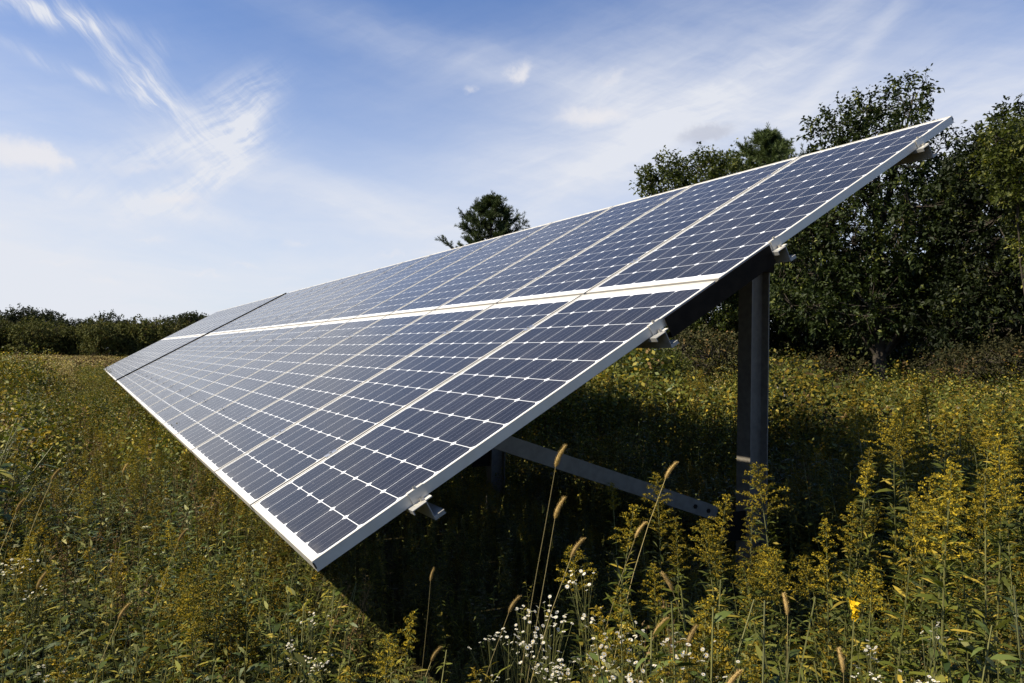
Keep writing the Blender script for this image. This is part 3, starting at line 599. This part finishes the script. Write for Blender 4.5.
for a in [
    (657, 479, 1.18, 0, 'tall goldenrod with the brightest golden pyramid plume, standing right of the small front one'),
    (757, 470, 1.24, 3, 'goldenrod with a broad bushy plume right in front of the foot of the steel post'),
    (752, 512, 1.13, 2, 'pale upright goldenrod just below and in front of the broad plume at the post'),
    (727, 500, 1.10, 1, 'thin goldenrod with a drooping side branch, left of the pale upright one'),
    (612, 488, 1.06, 4, 'small goldenrod tip in front of the light grey brace'),
    (634, 510, 1.08, 1, 'short goldenrod left of the tallest golden plume at centre'),
    (826, 526, 1.12, 2, 'goldenrod leaning right with a notched plume, between the post and the tall stalk'),
    (868, 470, 1.20, 4, 'slim goldenrod stalk standing alone against the dark shade on the right'),
    (873, 572, 1.02, 3, 'low goldenrod with bright yellow plume below the slim lone stalk'),
    (925, 392, 1.44, 4, 'tallest goldenrod on the right, its narrow top reaching the trees'),
    (946, 418, 1.38, 1, 'second tall goldenrod close behind the tallest one on the right'),
    (1004, 398, 1.42, 2, 'tall goldenrod by the right edge of the meadow'),
    (985, 476, 1.27, 1, 'goldenrod with spreading plume in front of the one by the right edge'),
    (905, 575, 1.02, 0, 'bright goldenrod in the right corner beside the small yellow flower'),
    (390, 640, .86, 3, 'low bushy goldenrod in the foreground under the near corner of the modules'),
    (412, 618, .90, 4, 'small goldenrod spike at the edge of the shade below the near corner'),
    (572, 552, 1.00, 3, 'brownish goldenrod among the white asters at the bottom')]: put_goldenrod(*a)
for i in range(24):       # right-hand meadow
    px = rng.uniform(600, 1060); H = rng.uniform(.86, 1.08) if px < 860 else rng.uniform(.95, 1.3)
    py = 351 + F * (CAMP[2] - H) / rng.uniform(1.75, 3.4) if px < 900 else 351 + F * (CAMP[2] - H) / rng.uniform(1.7, 5.0)
    if px < 800 and py < 520: py = rng.uniform(540, 670); 
    H = min(H, 1.2); put_goldenrod(px, py, H, int(rng.integers(6)), 'one of the many shorter goldenrods crowded together in the right foreground', 'shorter goldenrods of the right foreground')
for i in range(24):       # right, tall ones by the edge
    px = rng.uniform(872, 1090); d = rng.uniform(1.9, 4.2); b = G(px, d); put_goldenrod(0, 0, rng.uniform(1.12, 1.40), int(rng.integers(6)), 'one of the many tall goldenrods crowded along the right edge', 'tall goldenrods by the right edge', base=b)
for i in range(38):       # left-hand meadow
    px = rng.uniform(-20, 330); H = rng.uniform(.78, .95); d = rng.uniform(2.0, 7.5); b = G(px, d)
    if b[0] > .55: b[0] = .5 - rng.random() * .5
    put_goldenrod(0, 0, H, int(rng.integers(6)), 'one of the many goldenrods standing in the field left of the modules', 'goldenrods of the left field', base=b)

fox = [foxtail(1.2, .10), foxtail(1.2, .22), foxtail(1.2, .04)]
fox_me = [(s.mesh('stem', L_straw), h_.mesh('seed_head', L_tan), l.mesh('leaf_blades', L_weed)) for s, h_, l in fox]
def put_fox(px, py, H, kd, lean_az, label, group='foxtail grasses', hs=1.0):
    """px, py: top of the seed head; the stem leans towards lean_az degrees (0 = image right)"""
    b, d = at_tip(px, py, H); s = H / 1.26; sv = fox[kd][1].v[0]; tip = sv[-8:].mean(0) * s; ta = math.atan2(tip[1], tip[0])
    rightv = B[:, 0]; want = math.atan2(rightv[1], rightv[0]) + R(lean_az); rz = want - ta; c_, s_ = math.cos(rz), math.sin(rz)
    b = b - np.array([tip[0] * c_ - tip[1] * s_, tip[0] * s_ + tip[1] * c_, 0])
    r = empty('foxtail_grass', (b[0], b[1], hgt(b[0], b[1])), rz); r.scale = (s, s, s); tag(r, label, 'foxtail grass', group)
    for nm, me in zip(('stem', 'seed_head', 'leaf_blades'), fox_me[kd]): link(nm, me, r)
for a in [
    (566, 448, 1.34, 0, 10, 'foxtail with the highest seed head, against the dark below the brace'),
    (565, 500, 1.22, 0, 15, 'foxtail seed head just below the highest one, beside its stem'),
    (584, 540, 1.13, 1, 5, 'slanting foxtail head low beside the white asters'),
    (677, 464, 1.26, 1, 0, 'foxtail head crossing the light grey brace, tilted right'),
    (646, 524, 1.10, 1, 5, 'foxtail head leaning right between two goldenrods'),
    (434, 571, .88, 2, 20, 'single small foxtail head lit in the deep shade under the modules'),
    (441, 649, .86, 1, 0, 'foxtail head slanting at the bottom, below the deep shade'),
    (661, 575, 1.04, 1, 180, 'foxtail head bending left in the middle of the front growth'),
    (667, 620, 1.02, 1, 0, 'broad foxtail head above the white asters at the bottom centre'),
    (697, 628, 1.02, 0, 20, 'upright foxtail head right of the bottom white asters'),
    (783, 597, 1.02, 2, 90, 'brown upright foxtail head in front of the leaning goldenrod'),
    (838, 652, .98, 2, 90, 'reddish foxtail head at the bottom right of the goldenrods'),
    (520, 598, .98, 1, 5, 'foxtail head leaning right at the left edge of the white asters'),
    (741, 672, 1.0, 1, 0, 'foxtail head nearly lying down at the bottom edge'),
    (46, 575, .98, 0, 20, 'foxtail head at the left edge of the field near the white flowers'),
    (128, 405 + 60, 1.02, 0, 30, 'pale foxtail head in the upper left field beside the modules'),
    (131, 410, 1.05, 0, 40, 'tan foxtail head close to the far edge of the modules'),
    (187, 531, .98, 1, 10, 'foxtail head slanting beside the lower frame of the modules'),
    (130, 605, .94, 1, 15, 'large foxtail head low in the left foreground'),
    (60, 470, 1.10, 1, 10, 'arching foxtail head in the left field by the pale flowers'),
    (25, 500, 1.08, 1, 0, 'drooping foxtail head at the far left of the field')]: put_fox(*a)

def aster(H, nst, spread):
    S, Lf, Fl = Acc(), Acc(), Acc()
    for s in range(nst):
        cv = stem_curve(H * rng.uniform(.8, 1.03), rng.uniform(.02, .1)); cv[:, :2] += np.outer(np.linspace(.3, 1, len(cv)), rng.normal(size=2) * spread)
        S.tube(cv, np.linspace(.0025, .0008, len(cv)), 4, .5); nl = 34; t = rng.uniform(.2, 1, nl)
        leaves(Lf, on(cv, t), sph(rng.random(nl) * 6.28, rng.uniform(.1, .9, nl)), rng.uniform(.02, .05, nl), rng.uniform(.004, .008, nl), rng.random(nl))
        T = Acc(); aster_heads(T, cv, 13, 0, 2, .024, .0056)
        for v, f, t_, m_ in zip(T.v, [None] * len(T.v), T.t, [None] * len(T.v)): pass
        for f, m_ in zip(T.f, T.mi): Fl.f.append(f + Fl.n); Fl.mi.append(m_)
        Fl.v += T.v; Fl.t += T.t; Fl.n += T.n
    return S, Lf, Fl
ast = [tuple(a.mesh(nm, mt) for a, nm, mt in zip(aster(.95, 4, .06), ('stem', 'foliage', 'flower_heads'), (L_gstem, L_gleaf, [L_white, L_gstem, L_yel]))) for _ in range(3)]
def put_aster(px, py, H, kd, label, group='white asters', base=None):
    b = at_tip(px, py, H)[0] if base is None else base; s = H / .95; r = empty('white_aster', (b[0], b[1], hgt(b[0], b[1])), rng.random() * 6.28); r.scale = (s, s, s); tag(r, label, 'aster', group)
    for nm, me in zip(('stem', 'foliage', 'flower_heads'), ast[kd]): link(nm, me, r)
for a in [(676, 644, .98, 0, 'brightest cluster of white asters at the bottom, below the broad foxtail head'), (672, 668, .93, 1, 'white aster cluster touching the bottom edge below the brightest cluster'),
          (540, 600, .92, 2, 'white aster with scattered heads at the rim of the dark shade'), (512, 640, .86, 0, 'white aster low at the left of the aster patch'), (560, 632, .9, 1, 'white aster in the middle of the aster patch'),
          (590, 655, .9, 2, 'white aster at the right side of the aster patch'), (545, 668, .86, 0, 'white aster at the lower edge of the aster patch'), (620, 600, .95, 1, 'small white aster behind the aster patch, under the goldenrods'),
          (318, 638, .74, 1, 'white aster below the near corner of the modules'), (298, 655, .72, 2, 'white aster left of the one below the near corner'), (28, 562, .86, 0, 'white aster at the left edge of the field'),
          (22, 672, .8, 2, 'white aster in the bottom left corner'), (905, 655, .92, 1, 'white aster in the bottom right growth'), (912, 668, .9, 2, 'white aster right at the bottom below the other right hand one')]: put_aster(*a)
for i in range(16):
    b = G(rng.uniform(-60, 62), rng.uniform(4.2, 11)); put_aster(0, 0, rng.uniform(.78, .9), int(rng.integers(3)), 'one of the many white asters forming the pale patch in the left field', 'white asters of the pale left patch', b)
# the small yellow flower in the right foreground
S, Lf, Fl = Acc(), Acc(), Acc(); cv = stem_curve(1.0, .03); S.tube(cv, .0018, 4, .5); leaves(Lf, on(cv, rng.uniform(.1, .9, 16)), sph(rng.random(16) * 6.28, rng.uniform(.2, .9, 16)), .06, .012, rng.random(16))
bits(Fl, cv[-1] + rng.normal(size=(26, 3)) * [.006, .006, .013], .008, .6); bits(Fl, cv[-1] + [.018, .01, -.03] + rng.normal(size=(12, 3)) * .005, .006, .6)
M_yf = leaf_mat('yellow_petal', (.60, .36, .01), (.75, .48, .015), None, .25, .6, .1, .1)
b, _ = at_tip(845, 610, 1.0); r = empty('yellow_wildflower', (b[0], b[1], 0)); tag(r, 'small bright yellow wildflower in the right foreground among green stems', 'wildflower')
S.obj('stem', L_gstem, r); Lf.obj('foliage', L_gleaf, r); Fl.obj('flower_head', M_yf, r)

# ------------------------------------------------------------------ trees
def tree_meshes(lobes, trunk_top, tr, ncl, nleaf, lsz, seed, shoots=1.0, asp=.5, rad=.30, limbs=True, base_spread=0.0):
    """crown of leafy sprigs inside ellipsoid lobes (cx, cy, cz, rx, ry, rz), carried by limbs from the trunk"""
    global rng
    keep = rng; rng = np.random.default_rng(seed); T, Cn, Br = Acc(), Acc(), Acc(); top = np.array(trunk_top, float)
    tz = np.linspace(0, 1, 8); tp = np.outer(tz, top) + np.c_[np.sin(tz * 5 + seed) * .12 * top[2] / 7, np.cos(tz * 4 + seed) * .1 * top[2] / 7, 0 * tz]; tp[0, :2] *= 0
    T.tube(tp, tr * np.array([1.35, 1.0, .9, .8, .66, .5, .33, .15]), 9, .5)
    vol = np.array([l[3] * l[4] * l[5] for l in lobes]) ** .75; nodes = [tp[int(x)] for x in (3, 4, 5, 6, 7)]; limbpts = list(tp[3:])
    for l in lobes:
        c = np.array(l[:3]); j = min(max(int((c[2] / top[2]) * 7 - 2), 2), 6); a0 = tp[j]; n = 7; s = np.linspace(0, 1, n)[:, None]; mid = a0 * (1 - s) + c * s + np.array([0, 0, 1]) * (s * (1 - s)) * -.25 * np.linalg.norm(c - a0) + rng.normal(size=(n, 3)) * .05 * s
        T.tube(mid, tr * np.linspace(.42, .12, n), 6, .5); limbpts += list(mid[2:])
        for b in range(5):
            e = c + unit(rng.normal(size=3)) * np.array(l[3:6]) * .7; s0 = mid[3 + rng.integers(3)]; pth = s0 * (1 - s) + e * s + rng.normal(size=(n, 3)) * .05; T.tube(pth, tr * np.linspace(.14, .03, n), 4, .5); limbpts += list(pth[2:])
    LP = np.array(limbpts); cnt = rng.multinomial(ncl, vol / vol.sum()); cc = []; dd_ = []
    for l, k_ in zip(lobes, cnt):
        d = unit(rng.normal(size=(k_, 3))); r = rng.uniform(.25, 1.0, k_)[:, None] ** .5; wob = 1 + .16 * np.sin(d[:, :1] * 9 + seed) * np.cos(d[:, 2:] * 8) ; cc.append(np.array(l[:3]) + d * r * wob * np.array(l[3:6])); dd_.append(d)
    cc = np.concatenate(cc); dd_ = np.concatenate(dd_); up = np.array([0, 0, 1.0])
    # sprigs: short leafy twigs pointing outward and up
    L = rad * rng.uniform(.6, 1.35, len(cc)); tw = unit(dd_ + up * .55 * shoots + rng.normal(size=cc.shape) * .45)
    near_i = np.array([np.argmin(((LP - c) ** 2).sum(1)) for c in cc[::3]])
    for c, i in zip(cc[::3], near_i):
        pth = np.array([LP[i], (LP[i] + c) / 2 + [0, 0, -.03], c]); T.tube(pth, [.016, .010, .005], 3, .5)
    m_ = nleaf; s = rng.random((len(cc), m_)); base = cc[:, None] + tw[:, None] * (s * L[:, None])[..., None] + rng.normal(size=(len(cc), m_, 3)) * .035 * rad / .3
    d = unit(tw[:, None] * .6 + rng.normal(size=(len(cc), m_, 3)) * .75 + up * .1); ct = np.clip(rng.normal(.45, .2, (len(cc), 1)) + rng.normal(size=(len(cc), m_)) * .18, 0, 1)
    ln = lsz * rng.uniform(.6, 1.25, len(cc) * m_); leaves(Cn, base.reshape(-1, 3), d.reshape(-1, 3), ln, ln * asp, ct.ravel(), droop=.3, fine=False, roll=1.0)
    rng = keep; return T, Cn
def place_tree(name, px, d, lobes_px, trunk_h, tr, ncl, nleaf, lsz, seed, leafm, label, cat, group=None, **kw):
    """lobes_px: (px, py, depth offset, half width px, half depth px, half height px) at distance d"""
    g = G(px, d); g[2] = hgt(g[0], g[1]) - .05; Rt, Fw = B[:, 0], -B[:, 2]; lob = []
    for (lx, ly, off, rx, rd, rz) in lobes_px:
        c = W(lx, ly, d + off) - g; s = (d + off) / F; lob.append((c[0], c[1], c[2], (rx + rd) / 2 * s, (rx + rd) / 2 * s, rz * s))
    tt = W(lobes_px[0][0], lobes_px[0][1], d) - g; top = np.array([tt[0] * .8, tt[1] * .8, trunk_h])
    T, Cn = tree_meshes(lob, top, tr, ncl, nleaf, lsz, seed, **kw); r = empty(name, g); tag(r, label, cat, group)
    T.obj('trunk', M_bark, r, True); Cn.obj('crown', leafm, r); return r
place_tree('oak_tree', 882, 19, [(880, 225, 0, 85, 80, 100), (868, 155, 0, 50, 46, 42), (903, 112, 0, 26, 26, 30), (836, 132, .3, 26, 28, 28), (820, 245, .5, 55, 60, 75), (940, 255, -.5, 60, 60, 85), (845, 300, 0, 80, 70, 42), (930, 300, 0, 66, 60, 40), (938, 150, .3, 14, 20, 22), (812, 200, 0, 22, 28, 50), (866, 108, .2, 14, 16, 14), (915, 96, 0, 16, 16, 20)],
           6.0, .17, 3900, 17, .115, 41, L_oak, 'dark oak rising highest behind the upper corner of the modules, its trunk in the meadow', 'tree')
place_tree('oak_tree', 1030, 17, [(1010, 230, 0, 75, 70, 105), (1000, 155, 0, 26, 30, 34), (965, 205, .3, 26, 30, 45), (1060, 160, 0, 50, 50, 60), (985, 320, 0, 65, 60, 48), (1050, 310, 0, 60, 60, 60), (1014, 122, .5, 12, 16, 18)],
           5.2, .16, 3400, 17, .11, 52, L_oak, 'dark broad oak at the right edge of the picture beside the highest oak', 'tree')
place_tree('young_maple_tree', 1045, 15.2, [(1012, 148, -.6, 20, 26, 26), (1034, 178, -.6, 28, 30, 34), (1052, 230, -.4, 24, 30, 50)], 3.9, .07, 800, 15, .095, 63, L_lime, 'yellow-green young tree catching the sun at the right edge', 'tree')
place_tree('oak_tree', 800, 23, [(795, 270, 0, 75, 60, 70), (770, 335, 0, 70, 60, 38), (835, 335, 0, 70, 60, 40), (780, 225, 0, 40, 40, 40)], 4.2, .12, 2400, 16, .12, 74, L_oak, 'low dark tree seen on both sides of the steel post', 'tree')
place_tree('birch_tree', 700, 22, [(668, 188, 0, 22, 26, 28), (697, 182, 0, 22, 26, 28), (728, 184, 0, 22, 26, 26), (690, 250, 0, 75, 60, 62), (700, 320, 0, 60, 50, 44), (650, 186, 0, 8, 12, 16), (712, 170, 0, 8, 10, 16)], 5.6, .10, 2900, 15, .115, 85, L_lime2, 'light green tree whose shoots show over the middle of the upper module edge', 'tree', shoots=2.2, rad=.34)
place_tree('oak_tree', 960, 25, [(955, 250, 0, 80, 60, 95), (1000, 330, 0, 85, 60, 48), (900, 335, 0, 80, 60, 44)], 5.0, .14, 2200, 16, .13, 96, L_oak, 'dark tree standing behind the two big oaks, filling the gap between them', 'tree')
for i, (px, top) in enumerate([(575, 300), (640, 280), (720, 262), (790, 262), (865, 270), (935, 262), (1010, 262), (1085, 270)]):
    h = (388 - top) / 2; place_tree('thicket_tree', px, 30, [(px, top + h, 0, 50, 50, h), (px - 24, 358, -1, 40, 40, 26), (px + 26, 356, 1, 40, 40, 28)], 2.2, .08, 1100, 14, .17, 300 + i, L_oak, 'dark low tree of the thicket behind the other trees', 'tree', 'dark trees of the thicket at the back', rad=.4)
place_tree('hazel_shrub', 640, 14, [(636, 371, 0, 34, 34, 18), (610, 380, 0, 26, 26, 14), (665, 368, 0, 20, 24, 14)], .7, .03, 900, 15, .055, 107, L_lime, 'bright green shrub under the modules at the edge of the shade', 'shrub', rad=.22)
place_tree('dogwood_shrub', 705, 16.5, [(705, 355, 0, 40, 40, 22), (735, 362, 0, 28, 30, 18)], .9, .03, 420, 12, .08, 118, L_dull, 'olive shrub left of the steel post in front of the trees', 'shrub', rad=.25)
place_tree('dogwood_shrub', 975, 15.5, [(958, 372, 0, 36, 40, 18), (1000, 366, 0, 40, 40, 24)], .8, .03, 620, 12, .07, 129, L_dull, 'reddish brown shrub below the two big oaks', 'shrub', rad=.25)
place_tree('dogwood_shrub', 840, 17.5, [(835, 372, 0, 34, 30, 16), (800, 374, 0, 26, 30, 14)], .6, .03, 320, 12, .07, 131, L_dull, 'dull green shrub left of the trunk of the highest oak', 'shrub', rad=.25)
def pine(name, px, d, top_y, half_w, label, seed, low_y=380, lean=0):
    """a pine: whorls of boughs that end in upturned shoots set with needles"""
    global rng
    keep = rng; rng = np.random.default_rng(seed); g = G(px, d); g[2] = hgt(g[0], g[1]); Hh = W(px, top_y, d)[2] - g[2]; rad = half_w / F * d; T, Cn = Acc(), Acc()
    zz = np.linspace(0, 1, 8); T.tube(np.c_[lean * zz ** 2, 0 * zz, Hh * zz], np.linspace(.13, .015, 8), 8, .5); sh = []
    nw = 11
    for i in range(nw):
        z = Hh * (.35 + .62 * i / (nw - 1)); q = i / (nw - 1); L = rad * (1 - q ** 2.2) ** .6 * rng.uniform(.85, 1.1) + .15
        for j in range(7):
            a = j * 0.9 + i * 2.1 + rng.normal() * .2; l = L * rng.uniform(.6, 1.12); s = np.linspace(0, 1, 7); p_ = np.c_[np.cos(a) * l * s + lean * (z / Hh) ** 2, np.sin(a) * l * s, z + l * (.15 * s + .35 * s ** 2.5)]; T.tube(p_, np.linspace(.03, .008, 7), 4, .5)
            for u in np.arange(.3, 1.01, .1):
                b = on(p_, [u])[0]; k_ = 4
                for w in range(k_): sh.append((b, unit(np.array([math.cos(a), math.sin(a), 0]) * .5 + rng.normal(size=3) * .45 + [0, 0, .75]), rng.uniform(.25, .48)))
    sh.append((np.array([lean, 0, Hh - .05]), np.array([0, 0, 1.0]), .45))
    for b, dr, l in sh:
        n = 60; s = rng.random(n) ** .8; base = b + np.outer(s * l, dr); d_ = unit(dr * 1.0 + unit(rng.normal(size=(n, 3))) * .75); leaves(Cn, base, d_, rng.uniform(.10, .16, n), .016, np.clip(rng.normal(.45, .2, n), 0, 1), droop=.05, fine=False, roll=1.5)
    r = empty(name, g); tag(r, label, 'pine'); T.obj('trunk', M_bark, r, True); Cn.obj('crown', L_pine, r); rng = keep
pine('pine_tree', 489, 33, 200, 44, 'lone pine whose round top shows alone over the long upper edge of the modules', 5)
pine('pine_tree', 765, 24, 136, 50, 'pine tree top showing over the modules between the light green tree and the highest oak', 6)
# weathered stake beyond the post
A = Acc(); A.box((-.022, -.022, 0), (.022, .022, .78)); A.box((-.03, -.03, .78), (.03, .03, .795)); A.box((-.20, -.012, .80), (.04, .012, .825)); g = G(786, 13.0)
o = A.obj('stake', M_stake); o.location = (g[0], g[1], .25); o.location[2] = 0.32; tag(o, 'small pale stake with a short arm standing in the shade right of the steel post', 'stake')

# the far wood: each tree its own, in two ranks
def far_tree(H, Wd, seed, leafm, light):
    lob = [(0, 0, H * .62, Wd * .45, Wd * .45, H * .30), (0, 0, H * .28, Wd * .5, Wd * .5, H * .26)]; r_ = np.random.default_rng(seed)
    for i in range(6): a = r_.random() * 6.28; lob.append((math.cos(a) * Wd * .3, math.sin(a) * Wd * .3, H * r_.uniform(.3, .84), Wd * .28, Wd * .28, H * .17))
    T, Cn = tree_meshes(lob, (0, 0, H * .75), .16, 1100, 10, .30, seed, rad=.6, asp=.75, shoots=.1)
    return T.mesh('trunk', M_bark), Cn.mesh('crown', leafm)
fd = [far_tree(9.0, 7.5, 200 + i, L_far, 0) for i in range(4)]; fl = [far_tree(7.0, 8.5, 210 + i, L_farl, 1) for i in range(3)]
def put_far(me, px, d, s, label, group, drop=.6):
    g = G(px, d); r = empty('broadleaf_tree', (g[0], g[1], hgt(g[0], g[1]) - .1), rng.random() * 6.28); r.scale = (s, s, s * rng.uniform(.92, 1.06)); tag(r, label, 'tree', group)
    link('trunk', me[0], r); link('crown', me[1], r)
for i, px in enumerate(np.arange(-190, 620, 17)):
    put_far(fd[i % 4], px + rng.normal() * 4, rng.uniform(146, 158), rng.uniform(.92, 1.14) + .06 * math.sin(px * .045) - (max(0, px) / 200) * .06, 'dark green tree in the back rank of the far wood', 'dark trees of the far wood')
for i, px in enumerate(np.arange(-190, 620, 20)):
    put_far(fl[i % 3], px + rng.normal() * 5, rng.uniform(132, 142), rng.uniform(.8, 1.1), 'olive green lower tree in the front rank of the far wood', 'lighter trees of the far wood')
